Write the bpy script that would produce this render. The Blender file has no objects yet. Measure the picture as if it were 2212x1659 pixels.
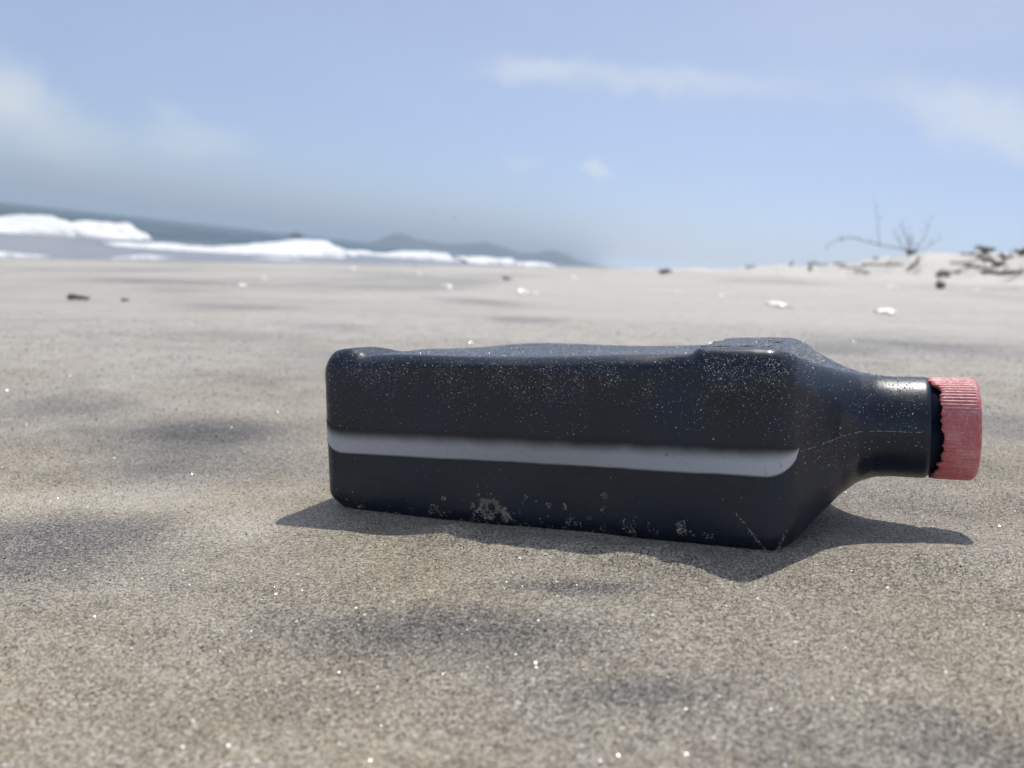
import bpy, math, random
import numpy as np
from mathutils import Vector, Matrix

# ------------------------------------------------------------------ camera, sky, sun, exposure
scene = bpy.context.scene
COL = scene.collection
R = math.radians
CAM_Z = 0.102
PITCH, ROLL = R(8.86), R(6.3)          # the phone looks slightly down and is held crooked: the sea horizon tilts
_f = Vector((0, math.cos(PITCH), -math.sin(PITCH)))
_r0 = Vector((1, 0, 0)); _u0 = _r0.cross(_f)
_r = _r0 * math.cos(ROLL) + _u0 * math.sin(ROLL)
_u = _u0 * math.cos(ROLL) - _r0 * math.sin(ROLL)
cam = bpy.data.cameras.new('camera')
camo = bpy.data.objects.new('camera', cam); COL.objects.link(camo)
m = Matrix((_r, _u, -_f)).transposed().to_4x4(); m.translation = (0, 0, CAM_Z)
camo.matrix_world = m
cam.sensor_width = 36.0
cam.lens = 36.0 * 1736.0 / 2212.0
cam.clip_start = 0.005; cam.clip_end = 30000.0
cam.dof.use_dof = True
cam.dof.focus_distance = 0.300
cam.dof.aperture_fstop = cam.lens / 2.3
scene.camera = camo

SUN_EL, SUN_AZ = R(64.0), R(18.0)      # azimuth clockwise from +Y (the view direction)
SKY_STRENGTH = 0.145
SUN_STRENGTH = 3.3
EXPOSURE = 0.0
sun = bpy.data.lights.new('sun', 'SUN'); suno = bpy.data.objects.new('sun', sun); COL.objects.link(suno)
sun.energy = SUN_STRENGTH; sun.angle = R(0.5); sun.color = (1.0, 0.955, 0.89)
sd = Vector((math.sin(SUN_AZ) * math.cos(SUN_EL), math.cos(SUN_AZ) * math.cos(SUN_EL), math.sin(SUN_EL)))
suno.rotation_euler = sd.to_track_quat('Z', 'Y').to_euler()
scene.view_settings.view_transform = 'Standard'; scene.view_settings.look = 'None'
scene.view_settings.exposure = EXPOSURE; scene.view_settings.gamma = 1.0
scene.view_settings.use_curve_mapping = False
scene.cycles.use_denoising = True
scene.cycles.denoiser = 'OPENIMAGEDENOISE'
scene.cycles.denoising_input_passes = 'RGB_ALBEDO_NORMAL'
scene.cycles.denoising_prefilter = 'ACCURATE'
scene.cycles.sample_clamp_direct = 40.0
scene.cycles.sample_clamp_indirect = 6.0
scene.cycles.max_bounces = 3
scene.cycles.diffuse_bounces = 2
scene.cycles.glossy_bounces = 2
scene.cycles.transmission_bounces = 1
scene.cycles.transparent_max_bounces = 2
scene.cycles.caustics_reflective = False
scene.cycles.use_adaptive_sampling = True
scene.cycles.adaptive_threshold = 0.012
scene.cycles.volume_bounces = 1

world = bpy.data.worlds.new('World'); scene.world = world; world.use_nodes = True
world.cycles.sampling_method = 'MANUAL'; world.cycles.sample_map_resolution = 512


class NT:
    """small helper for node trees"""
    def __init__(self, tree): self.t = tree; tree.nodes.clear()
    def n(self, kind, **kw):
        nd = self.t.nodes.new(kind)
        for k, v in kw.items():
            if k.startswith('i_'):
                key = k[2:]
                key = int(key) if key.isdigit() else key.replace('_', ' ')
                self.set(nd, key, v)
            else: setattr(nd, k, v)
        return nd
    def set(self, nd, key, v):
        s = nd.inputs[key]
        if isinstance(v, bpy.types.NodeSocket): self.t.links.new(v, s)
        elif isinstance(v, bpy.types.Node): self.t.links.new(v.outputs[0], s)
        else: s.default_value = v
    def math(self, op, a, b=0.0, c=0.0, clamp=False):
        nd = self.n('ShaderNodeMath', operation=op, use_clamp=clamp)
        self.set(nd, 0, a); self.set(nd, 1, b); self.set(nd, 2, c); return nd.outputs[0]
    def vmath(self, op, a, b=(0, 0, 0)):
        nd = self.n('ShaderNodeVectorMath', operation=op)
        self.set(nd, 0, a); self.set(nd, 1, b)
        return nd.outputs['Value'] if op in ('DOT_PRODUCT', 'LENGTH', 'DISTANCE') else nd.outputs[0]
    def mix(self, fac, a, b, blend='MIX'):
        nd = self.n('ShaderNodeMix', data_type='RGBA', blend_type=blend)
        self.set(nd, 0, fac); self.set(nd, 6, a); self.set(nd, 7, b); return nd.outputs[2]
    def ramp(self, fac, stops, interp='LINEAR'):
        nd = self.n('ShaderNodeValToRGB'); cr = nd.color_ramp; cr.interpolation = interp
        while len(cr.elements) < len(stops): cr.elements.new(0.5)
        for e, (p, c) in zip(cr.elements, stops):
            e.position = p; e.color = c if len(c) == 4 else (*c, 1)
        self.set(nd, 0, fac); return nd.outputs[0]
    def mapr(self, v, a, b, c=0.0, d=1.0, smooth=True):
        nd = self.n('ShaderNodeMapRange', interpolation_type='SMOOTHSTEP' if smooth else 'LINEAR')
        for i, x in enumerate((v, a, b, c, d)): self.set(nd, i, x)
        return nd.outputs[0]
    def noise(self, vec, scale, detail=4.0, rough=0.55, dist=0.0, dim='3D'):
        nd = self.n('ShaderNodeTexNoise', noise_dimensions=dim); self.set(nd, 'Vector', vec); self.set(nd, 'Scale', scale)
        self.set(nd, 'Detail', detail); self.set(nd, 'Roughness', rough); self.set(nd, 'Distortion', dist)
        return nd.outputs[0]


def srgb(r, g, b):
    f = lambda c: (c / 255 / 12.92) if c / 255 <= 0.04045 else ((c / 255 + 0.055) / 1.055) ** 2.4
    return (f(r), f(g), f(b), 1.0)


def view_dir(px, py):
    """compass direction of a cloud (position measured on a 2212x1659 print of the photograph)"""
    d = _f + _r * ((px - 1106) / 1736) - _u * ((py - 829.5) / 1736)
    return d.normalized()


w = NT(world.node_tree)
sky = w.n('ShaderNodeTexSky', sky_type='NISHITA', sun_disc=False)
sky.sun_elevation = SUN_EL; sky.sun_rotation = SUN_AZ
sky.altitude = 0.0; sky.air_density = 0.6; sky.dust_density = 1.85; sky.ozone_density = 6.0
gdir = w.n('ShaderNodeTexCoord').outputs['Generated']
# direction warped by noise: the clouds fray
wn = w.n('ShaderNodeTexNoise'); w.set(wn, 'Vector', gdir); w.set(wn, 'Scale', 16.0); w.set(wn, 'Detail', 4.0); w.set(wn, 'Roughness', 0.62)
warp = w.n('ShaderNodeVectorMath', operation='MULTIPLY_ADD')
w.set(warp, 0, wn.outputs['Color']); w.set(warp, 1, (0.060, 0.060, 0.060)); w.set(warp, 2, w.vmath('SUBTRACT', gdir, (0.030, 0.030, 0.030)))
wdir = warp.outputs[0]
sep = w.n('ShaderNodeSeparateXYZ'); w.set(sep, 0, gdir)
# thin even high cloud that fades out in the low haze, slightly uneven
veil = w.math('MULTIPLY', w.mapr(sep.outputs[2], 0.0, 0.20, 0.09, 0.20, False), w.mapr(wn.outputs[0], 0.30, 0.70, 0.93, 1.06, False))
cloud = veil
# thin clouds: centre, half length, half height (radians), tilt, density
for (px, py, a, b, tilt, dens) in [(15, 190, 0.050, 0.036, -38, 0.38), (60, 265, 0.10, 0.045, -15, 0.24), (200, 310, 0.22, 0.035, -4, 0.10),
                                   (375, 246, 0.036, 0.020, -20, 0.16), (430, 302, 0.075, 0.024, -6, 0.20),
                                   (1150, 150, 0.060, 0.020, -8, 0.20), (1380, 178, 0.22, 0.020, -5, 0.24),
                                   (1880, 185, 0.24, 0.028, -2, 0.08), (2150, 268, 0.13, 0.036, -14, 0.34),
                                   (1290, 370, 0.026, 0.014, -10, 0.36), (1130, 342, 0.030, 0.012, 0, 0.14),
                                   (2050, 30, 0.36, 0.06, 4, 0.07)]:
    c = view_dir(px, py)
    e1 = (_r * math.cos(R(tilt)) + _u * math.sin(R(tilt))); e1 = (e1 - c * e1.dot(c)).normalized(); e2 = c.cross(e1)
    mp = w.n('ShaderNodeMapping', vector_type='TEXTURE')
    w.set(mp, 'Vector', wdir); w.set(mp, 'Location', tuple(c))
    w.set(mp, 'Rotation', tuple(Matrix((e1, e2, c)).transposed().to_euler('XYZ'))); w.set(mp, 'Scale', (a, b, 0.6))
    ln = w.vmath('LENGTH', mp.outputs[0])
    cloud = w.math('MULTIPLY_ADD', w.mapr(ln, 1.15, 0.15), dens, cloud)
skymix = w.mix(cloud, sky.outputs[0], (5.75, 5.95, 5.9, 1.0))
bg = w.n('ShaderNodeBackground'); w.set(bg, 0, skymix); w.set(bg, 1, SKY_STRENGTH)
wo = w.n('ShaderNodeOutputWorld'); w.set(wo, 0, bg)

# ------------------------------------------------------------------ terrain height (metres)
# >>> TERRAIN
A_SH = math.radians(5.4)               # the shoreline runs 5.4 degrees right of the view direction
CA, SA = math.cos(A_SH), math.sin(A_SH)
SEA = -0.985


def uv_of(x, y): return x * CA - y * SA, x * SA + y * CA
def xy_of(u, v): return u * CA + v * SA, -u * SA + v * CA


def _hash(ix, iy, seed):
    h = (ix.astype(np.int64) * 374761393 + iy.astype(np.int64) * 668265263 + seed * 974634541) & 0xFFFFFFFF
    h = ((h ^ (h >> 13)) * 1274126177) & 0xFFFFFFFF
    return ((h ^ (h >> 16)) & 0xFFFF) / 32767.5 - 1.0


def vnoise(x, y, seed=0):
    x = np.asarray(x, float); y = np.asarray(y, float)
    ix = np.floor(x); iy = np.floor(y); fx = x - ix; fy = y - iy
    fx = fx * fx * fx * (fx * (fx * 6 - 15) + 10); fy = fy * fy * fy * (fy * (fy * 6 - 15) + 10)
    a = _hash(ix, iy, seed); b = _hash(ix + 1, iy, seed); c = _hash(ix, iy + 1, seed); d = _hash(ix + 1, iy + 1, seed)
    return (a * (1 - fx) + b * fx) * (1 - fy) + (c * (1 - fx) + d * fx) * fy


def fbm(x, y, seed=0, octv=4, gain=0.5):
    s = 0.0; a = 1.0; t = 0.0
    for o in range(octv):
        s = s + a * vnoise(x * 2 ** o + 17.3 * o, y * 2 ** o - 9.1 * o, seed + o); t += a; a *= gain
    return s / t


def sstep(a, b, x):
    t = np.clip((x - a) / (b - a), 0, 1); return t * t * (3 - 2 * t)


_tu = np.linspace(-60, 40, 4001)
_tz = np.interp(_tu, [-60, -30, -12, 0, 3.0, 4.7, 40], [-2.7, -1.9, -1.0, 0, 0.255, 0.42, 0.55])
_k = np.exp(-np.linspace(-2.5, 2.5, 61) ** 2); _k /= _k.sum()
_tz = np.convolve(np.pad(_tz, 30, mode='reflect', reflect_type='odd'), _k, mode='valid')
B_YAW, B_TILT = math.radians(-21.98), math.radians(8.2)
BN = (-math.sin(B_TILT) * math.cos(B_YAW), -math.sin(B_TILT) * math.sin(B_YAW), math.cos(B_TILT))
BP0 = (0.0999, 0.2678, -0.0887 + CAM_Z - 0.0012)


def terrain(x, y):
    x = np.asarray(x, float); y = np.asarray(y, float)
    u, v = uv_of(x, y); r = np.hypot(x, y)
    z = np.interp(u, _tu, _tz)
    z = np.where(u < -60, -2.7 + (u + 60) * 0.03, z); z = np.maximum(z, -9.0)
    z = z - 0.0045 * 0
    # dune along the landward side
    cr = np.interp(v, [-20, 6, 12, 18, 21, 26, 35, 60, 200], [0.86, 1.0, 1.12, 1.20, 1.10, 0.93, 0.82, 0.79, 0.74])
    cr = cr + 0.06 * fbm(v * 0.45, u * 0.3, 5, 3)
    foot = 4.7 + 0.5 * vnoise(v * 0.22, 0 * v, 9)
    dn = sstep(foot, foot + 1.9, u) * (cr - 0.48) + 0.16 * sstep(foot, foot + 0.8, u) * fbm(x * 1.5, y * 1.1, 31, 4, 0.6)
    dn = dn * (1 - 0.35 * sstep(8.5, 14, u))
    z = z + np.where(u > 3.5, dn, 0)
    # large, mid and small undulations of wind-blown sand
    far = sstep(0.5, 3.0, r)
    z = z + far * 0.022 * fbm(u * 0.55, v * 0.35, 2, 3) * sstep(-14, -9, u)
    mid = sstep(0.42, 0.8, r)
    z = z + mid * 0.009 * fbm(x * 2.2 + 0.3 * y, y * 3.6, 3, 3)
    bx, by = x - 0.03, y - 0.33
    ca, sa = math.cos(B_YAW), math.sin(B_YAW)
    s = bx * ca + by * sa; t = -bx * sa + by * ca
    q = np.sqrt((s / 0.20) ** 2 + (t / 0.10) ** 2)
    away = sstep(0.9, 1.8, q)
    z = z + (0.25 + 0.75 * away) * np.exp(-(r / 1.6) ** 2) * 0.0060 * fbm(x * 9 - 2 * y, y * 15 + 3 * x, 4, 3)
    z = z + np.exp(-(r / 1.0) ** 2) * 0.0007 * fbm(x * 70, y * 90, 8, 3)
    # the patch the bottle settled into
    zl = BP0[2] - (BN[0] * (x - BP0[0]) + BN[1] * (y - BP0[1])) / BN[2]
    wl = np.exp(-((x - 0.03) ** 2 + (y - 0.31) ** 2) / 0.40 ** 2)
    fl = 0.0034 * fbm(x * 13 + 5, y * 18, 14, 3) + np.exp(-(r / 1.0) ** 2) * 0.0009 * fbm(x * 70, y * 90, 8, 3)
    wl2 = wl * (1 - 0.25 * away)
    z = z * (1 - wl2) + (zl + fl * (0.35 + 0.65 * away)) * wl2
    # scour in front of the shoulder corner, drift under the neck, low drift along the side
    z = z - 0.0030 * np.exp(-(((x - 0.098) / 0.030) ** 2 + ((y - 0.240) / 0.018) ** 2))
    z = z + 0.0040 * np.exp(-(((x - 0.160) / 0.045) ** 2 + ((y - 0.258) / 0.018) ** 2)) - 0.0035 * np.exp(-(((x - 0.190) / 0.040) ** 2 + ((y - 0.315) / 0.032) ** 2))
    tn = t + 0.050                                   # distance behind the near bottom edge
    bank = np.exp(-((tn + 0.004) / 0.010) ** 2) * sstep(0.125, 0.085, np.abs(s))
    z = z + bank * (0.0026 + 0.0042 * fbm(s * 38, tn * 30, 16, 3))
    return z
# <<< TERRAIN


# ------------------------------------------------------------------ mesh helpers
def link(o, parent=None):
    COL.objects.link(o)
    if parent is not None: o.parent = parent
    return o


def mesh_np(name, V, F, mat, parent=None, smooth=True, attrs=None):
    """V (n,3); F (k,3) or (k,4) integer arrays or a list of such arrays"""
    me = bpy.data.meshes.new(name)
    Fs = F if isinstance(F, list) else [F]
    Fs = [np.asarray(f, np.int32) for f in Fs if len(f)]
    V = np.asarray(V, np.float32)
    me.vertices.add(len(V)); me.vertices.foreach_set('co', V.ravel())
    nl = sum(f.size for f in Fs); nf = sum(len(f) for f in Fs)
    me.loops.add(nl); me.loops.foreach_set('vertex_index', np.concatenate([f.ravel() for f in Fs]))
    me.polygons.add(nf)
    tot = np.concatenate([np.full(len(f), f.shape[1], np.int32) for f in Fs])
    me.polygons.foreach_set('loop_start', np.concatenate([[0], np.cumsum(tot)[:-1]]).astype(np.int32))
    me.update(calc_edges=True)
    me.polygons.foreach_set('use_smooth', np.full(nf, smooth))
    for k, a in (attrs or {}).items():
        at = me.attributes.new(k, 'FLOAT', 'POINT'); at.data.foreach_set('value', np.asarray(a, np.float32))
    me.validate()
    o = bpy.data.objects.new(name, me)
    if mat is not None: me.materials.append(mat)
    return link(o, parent)


def grid_faces(nr, nc, wrap=False):
    i = np.arange(nr - 1)[:, None]; j = np.arange(nc if wrap else nc - 1)[None, :]
    jn = (j + 1) % nc
    return np.stack([i * nc + j, i * nc + jn, (i + 1) * nc + jn, (i + 1) * nc + j], -1).reshape(-1, 4)


def tube(path, rad, sides=7, rough=0.0, seed=0):
    """tapered tube along a polyline -> V, F"""
    P = [Vector(p) for p in path]; rnd = random.Random(seed); V = []
    for k, p in enumerate(P):
        t = (P[min(k + 1, len(P) - 1)] - P[max(k - 1, 0)]).normalized()
        a = t.cross(Vector((0.13, 0.31, 0.94)));
        if a.length < 1e-3: a = t.cross(Vector((1, 0, 0)))
        a.normalize(); b = t.cross(a)
        for j in range(sides):
            q = 2 * math.pi * j / sides
            rr = rad[k] * (1 + rough * rnd.uniform(-1, 1))
            V.append(p + (a * math.cos(q) + b * math.sin(q)) * rr)
    F = grid_faces(len(P), sides, True)
    n = len(V); V += [P[0], P[-1]]
    T = [(n, (j + 1) % sides, j) for j in range(sides)] + [(n + 1, n - sides + j, n - sides + (j + 1) % sides) for j in range(sides)]
    return np.array([tuple(v) for v in V]), [F, np.array(T)]


def merge(parts):
    V = []; F4 = []; F3 = []; o = 0
    for v, fs in parts:
        V.append(v)
        for f in (fs if isinstance(fs, list) else [fs]):
            f = np.asarray(f)
            (F4 if f.shape[1] == 4 else F3).append(f + o)
        o += len(v)
    return np.concatenate(V), ([np.concatenate(F4)] if F4 else []) + ([np.concatenate(F3)] if F3 else [])


def tag(o, label=None, cat=None, group=None, kind=None):
    if label: o['label'] = label
    if cat: o['category'] = cat
    if group: o['group'] = group
    if kind: o['kind'] = kind
    return o


def empty(name, loc):
    o = bpy.data.objects.new(name, None); o.location = loc; o.empty_display_size = 0.05
    return link(o)


def mat(name):
    mt = bpy.data.materials.new(name); mt.use_nodes = True
    n = NT(mt.node_tree); out = n.n('ShaderNodeOutputMaterial'); b = n.n('ShaderNodeBsdfPrincipled')
    n.set(out, 0, b.outputs[0]); return mt, n, b


# ------------------------------------------------------------------ materials
def grain_ramp(n, fac):
    return n.ramp(fac, [(0.0, (0.030, 0.029, 0.030)), (0.16, (0.060, 0.056, 0.052)), (0.30, (0.20, 0.166, 0.122)),
                        (0.62, (0.38, 0.325, 0.232)), (0.86, (0.54, 0.482, 0.372)), (1.0, (0.74, 0.69, 0.585))])


M_SAND, n, b = mat('dry_beach_sand')
co = n.n('ShaderNodeTexCoord').outputs['Object']
mineral_shade = n.n('ShaderNodeAttribute', attribute_name='mineral_shade').outputs['Fac']
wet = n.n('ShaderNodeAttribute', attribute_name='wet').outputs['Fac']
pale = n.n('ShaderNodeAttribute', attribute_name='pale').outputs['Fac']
vor = n.n('ShaderNodeTexVoronoi', feature='F1', voronoi_dimensions='2D'); n.set(vor, 'Vector', co); n.set(vor, 'Scale', 3400.0)
vor2 = n.n('ShaderNodeTexVoronoi', feature='F1', voronoi_dimensions='2D'); n.set(vor2, 'Vector', co); n.set(vor2, 'Scale', 1750.0)
rv = n.n('ShaderNodeSeparateColor'); n.set(rv, 0, vor.outputs['Color'])
rv2 = n.n('ShaderNodeSeparateColor'); n.set(rv2, 0, vor2.outputs['Color'])
rnd_ = n.math('ADD', n.math('MULTIPLY', rv.outputs[0], 0.62), n.math('MULTIPLY', rv2.outputs[0], 0.38))
cm = n.noise(co, 26.0, 3.0, 0.6, 0.0, '2D')
mm = n.noise(co, 170.0, 2.0, 0.6, 0.0, '2D')
m_ = n.vmath('MULTIPLY', co, (0.55, 2.2, 1.0))
big = n.noise(m_, 1.6, 3.0, 0.6, 0.0, '2D')
sh = n.math('ADD', n.math('MULTIPLY', n.math('SUBTRACT', cm, 0.5), 0.34), n.math('MULTIPLY', n.math('SUBTRACT', mm, 0.5), 0.22))
sh = n.math('ADD', sh, n.math('MULTIPLY', n.math('SUBTRACT', big, 0.5), 0.30))
gr_ = n.noise(co, 620.0, 1.0, 0.5, 0.0, '2D')
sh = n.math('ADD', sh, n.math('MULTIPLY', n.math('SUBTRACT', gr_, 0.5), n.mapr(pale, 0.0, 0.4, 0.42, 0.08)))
sh = n.math('SUBTRACT', sh, n.math('MULTIPLY', mineral_shade, 0.44))
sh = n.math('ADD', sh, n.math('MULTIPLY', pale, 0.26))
idx = n.math('ADD', n.math('ADD', n.math('MULTIPLY', n.math('SUBTRACT', rnd_, 0.5), 1.35), sh), 0.572, clamp=True)
colr = grain_ramp(n, idx)
grey = n.n('ShaderNodeHueSaturation'); n.set(grey, 'Color', colr)
n.set(grey, 'Saturation', n.mapr(n.noise(co, 5.0, 2.0, 0.6, 0.0, '2D'), 0.38, 0.62, 0.92, 1.16))
grey2 = n.n('ShaderNodeHueSaturation'); n.set(grey2, 'Color', grey.outputs[0]); n.set(grey2, 'Saturation', n.math('MULTIPLY', n.mapr(pale, 0.0, 0.7, 1.0, 0.60, False), n.mapr(mineral_shade, 0.0, 0.9, 1.0, 0.5, False)))
colr = n.mix(wet, grey2.outputs[0], (0.10, 0.093, 0.088, 1))
n.set(b, 'Base Color', colr)
n.set(b, 'Roughness', n.mapr(wet, 0.0, 1.0, 0.62, 0.16, False)); n.set(b, 'Specular IOR Level', 0.45)
bh = n.math('SUBTRACT', 1.0, vor.outputs['Distance'])
bh2 = n.math('ADD', n.math('MULTIPLY', bh, 0.6), n.math('MULTIPLY', n.math('SUBTRACT', 1.0, vor2.outputs['Distance']), 0.9))
bp = n.n('ShaderNodeBump'); n.set(bp, 'Strength', n.mapr(wet, 0.0, 0.6, 0.9, 0.05)); n.set(bp, 'Distance', 0.0004); n.set(bp, 'Height', bh2)
n.set(b, 'Normal', bp.outputs[0])

M_GRAIN, n, b = mat('sand_grains')
ri = n.n('ShaderNodeNewGeometry').outputs['Random Per Island']
n.set(b, 'Base Color', n.ramp(ri, [(0.0, (0.022, 0.021, 0.022)), (0.28, (0.05, 0.047, 0.045)), (0.34, (0.19, 0.155, 0.115)),
                                   (0.62, (0.37, 0.315, 0.235)), (0.66, (0.52, 0.47, 0.385)), (1.0, (0.76, 0.72, 0.64))]))
n.set(b, 'Roughness', 0.22); n.set(b, 'Specular IOR Level', 0.6)

M_FLAKE, n, b = mat('quartz_flakes')
ri = n.n('ShaderNodeNewGeometry').outputs['Random Per Island']
n.set(b, 'Base Color', n.ramp(ri, [(0.0, (0.55, 0.52, 0.46)), (1.0, (0.86, 0.85, 0.82))])); n.set(b, 'Roughness', 0.24); n.set(b, 'IOR', 1.75)

M_BGRAIN, n, b = mat('clinging_sand')
ri = n.n('ShaderNodeNewGeometry').outputs['Random Per Island']
n.set(b, 'Base Color', n.ramp(ri, [(0.0, (0.20, 0.19, 0.18)), (0.2, (0.60, 0.59, 0.57)), (1.0, (0.90, 0.90, 0.89))]))
n.set(b, 'Roughness', 0.25)

M_CAKE, n, b = mat('caked_sand')
ri = n.n('ShaderNodeNewGeometry').outputs['Random Per Island']
n.set(b, 'Base Color', n.ramp(ri, [(0.0, (0.15, 0.125, 0.085)), (0.5, (0.36, 0.305, 0.22)), (1.0, (0.58, 0.51, 0.40))]))
n.set(b, 'Roughness', 0.8)

M_BODY, n, b = mat('black_plastic')
co = n.n('ShaderNodeTexCoord').outputs['Object']
nz = n.noise(co, 60.0, 5.0, 0.65)
scr = n.noise(n.vmath('MULTIPLY', co, (0.25, 1.0, 6.0)), 260.0, 3.0, 0.6)
smear = n.mapr(n.noise(n.vmath('MULTIPLY', co, (0.6, 1.0, 1.6)), 38.0, 6.0, 0.72, 0.6), 0.52, 0.78)
bcol_ = n.mix(n.mapr(nz, 0.35, 0.75), (0.0075, 0.0140, 0.0275, 1), (0.0105, 0.0180, 0.0335, 1))
n.set(b, 'Base Color', n.mix(n.math('MULTIPLY', smear, 0.14), bcol_, (0.070, 0.078, 0.090, 1)))
n.set(b, 'Roughness', n.math('ADD', n.mapr(nz, 0.3, 0.7, 0.23, 0.42), n.mapr(scr, 0.5, 0.8, 0.0, 0.10)))
n.set(b, 'Specular IOR Level', 0.55)
bp = n.n('ShaderNodeBump'); n.set(bp, 'Strength', 0.25); n.set(bp, 'Distance', 0.0004); n.set(bp, 'Height', n.noise(co, 220.0, 4.0, 0.6))
n.set(b, 'Normal', bp.outputs[0])

M_STRIP, n, b = mat('milky_strip')
co = n.n('ShaderNodeTexCoord').outputs['Object']
tt = n.n('ShaderNodeAttribute', attribute_name='across').outputs['Fac']     # 0 lower edge, 1 upper edge of the moulded strip
ss = n.n('ShaderNodeAttribute', attribute_name='along').outputs['Fac']
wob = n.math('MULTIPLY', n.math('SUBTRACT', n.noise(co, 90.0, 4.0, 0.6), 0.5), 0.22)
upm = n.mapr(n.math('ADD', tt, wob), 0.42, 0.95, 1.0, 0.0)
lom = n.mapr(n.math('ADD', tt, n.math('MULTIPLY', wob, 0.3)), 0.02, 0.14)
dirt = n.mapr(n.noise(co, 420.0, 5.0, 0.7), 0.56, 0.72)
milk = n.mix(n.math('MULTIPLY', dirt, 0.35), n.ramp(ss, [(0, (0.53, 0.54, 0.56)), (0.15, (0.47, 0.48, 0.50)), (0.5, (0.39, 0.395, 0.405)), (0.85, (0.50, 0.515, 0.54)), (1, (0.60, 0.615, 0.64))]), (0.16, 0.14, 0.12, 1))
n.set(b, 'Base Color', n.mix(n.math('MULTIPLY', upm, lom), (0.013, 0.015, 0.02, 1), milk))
n.set(b, 'Roughness', 0.38)
n.set(b, 'Subsurface Weight', 0.0)

M_SCRAP, n, b = mat('dusty_black_film')
co = n.n('ShaderNodeTexCoord').outputs['Object']
n.set(b, 'Base Color', n.mix(n.mapr(n.noise(co, 500.0, 4.0, 0.6), 0.45, 0.7), (0.014, 0.016, 0.021, 1), (0.10, 0.10, 0.10, 1)))
n.set(b, 'Roughness', 0.42)

M_SEAM, n, b = mat('dusty_seam')
co = n.n('ShaderNodeTexCoord').outputs['Object']
n.set(b, 'Base Color', n.mix(n.mapr(n.noise(co, 700.0, 3.0, 0.6), 0.42, 0.6), (0.02, 0.022, 0.028, 1), (0.55, 0.54, 0.52, 1))); n.set(b, 'Roughness', 0.5)

M_CAP, n, b = mat('faded_red_plastic')
co = n.n('ShaderNodeTexCoord').outputs['Object']
d1 = n.mapr(n.noise(co, 150.0, 5.0, 0.65), 0.42, 0.75)
d2 = n.mapr(n.noise(co, 900.0, 3.0, 0.6), 0.50, 0.72)
c1 = n.mix(d1, (0.68, 0.165, 0.17, 1), (0.76, 0.34, 0.33, 1))
n.set(b, 'Base Color', n.mix(n.math('MULTIPLY', d2, 0.60), c1, (0.78, 0.58, 0.55, 1)))
n.set(b, 'Roughness', 0.45); n.set(b, 'Subsurface Weight', 0.12); n.set(b, 'Subsurface Radius', (0.004, 0.001, 0.001)); n.set(b, 'Subsurface Scale', 0.5)
bp = n.n('ShaderNodeBump'); n.set(bp, 'Strength', 0.5); n.set(bp, 'Distance', 0.0003); n.set(bp, 'Height', n.noise(co, 1400.0, 4.0, 0.65))
n.set(b, 'Normal', bp.outputs[0])

M_SEA, n, b = mat('sea_water')
co = n.n('ShaderNodeTexCoord').outputs['Object']
deep = n.mix(n.mapr(n.noise(co, 0.06, 3.0, 0.5), 0.4, 0.65), (0.022, 0.055, 0.052, 1), (0.040, 0.080, 0.075, 1))
n.set(b, 'Base Color', n.mix(n.n('ShaderNodeAttribute', attribute_name='turbid').outputs['Fac'], deep, (0.27, 0.265, 0.275, 1)))
n.set(b, 'Roughness', 0.22); n.set(b, 'IOR', 1.33)
bp = n.n('ShaderNodeBump'); n.set(bp, 'Strength', 0.9); n.set(bp, 'Distance', 0.25)
n.set(bp, 'Height', n.noise(n.vmath('MULTIPLY', co, (1.6, 0.7, 1.0)), 1.1, 6.0, 0.65)); n.set(b, 'Normal', bp.outputs[0])

M_FOAM, n, b = mat('sea_foam')
co = n.n('ShaderNodeTexCoord').outputs['Object']
n.set(b, 'Base Color', n.mix(n.mapr(n.noise(co, 2.2, 5.0, 0.65), 0.25, 0.5), (0.45, 0.50, 0.51, 1), (0.86, 0.87, 0.87, 1)))
n.set(b, 'Roughness', 0.8)
bp = n.n('ShaderNodeBump'); n.set(bp, 'Strength', 0.8); n.set(bp, 'Distance', 0.1); n.set(bp, 'Height', n.noise(co, 6.0, 5.0, 0.7)); n.set(b, 'Normal', bp.outputs[0])

M_SWASH, n, b = mat('swash_foam')
co = n.n('ShaderNodeTexCoord').outputs['Object']
n.set(b, 'Base Color', n.mix(n.mapr(n.noise(co, 4.0, 5.0, 0.65), 0.35, 0.6), (0.30, 0.32, 0.34, 1), (0.74, 0.75, 0.76, 1))); n.set(b, 'Roughness', 0.7)

M_HILL, n, b = mat('wooded_hill')
co = n.n('ShaderNodeTexCoord').outputs['Object']
n.set(b, 'Base Color', n.mix(n.mapr(n.noise(co, 0.012, 5.0, 0.6), 0.35, 0.7), (0.028, 0.042, 0.030, 1), (0.055, 0.065, 0.045, 1))); n.set(b, 'Roughness', 0.9)


def wood(name, a, c):
    mt, n, b = mat(name); co = n.n('ShaderNodeTexCoord').outputs['Object']
    n.set(b, 'Base Color', n.mix(n.mapr(n.noise(n.vmath('MULTIPLY', co, (1, 1, 3)), 14.0, 5.0, 0.65), 0.3, 0.7), (*a, 1), (*c, 1)))
    n.set(b, 'Roughness', 0.85)
    bp = n.n('ShaderNodeBump'); n.set(bp, 'Strength', 0.6); n.set(bp, 'Distance', 0.01); n.set(bp, 'Height', n.noise(co, 60.0, 4.0, 0.6)); n.set(b, 'Normal', bp.outputs[0])
    return mt


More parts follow.
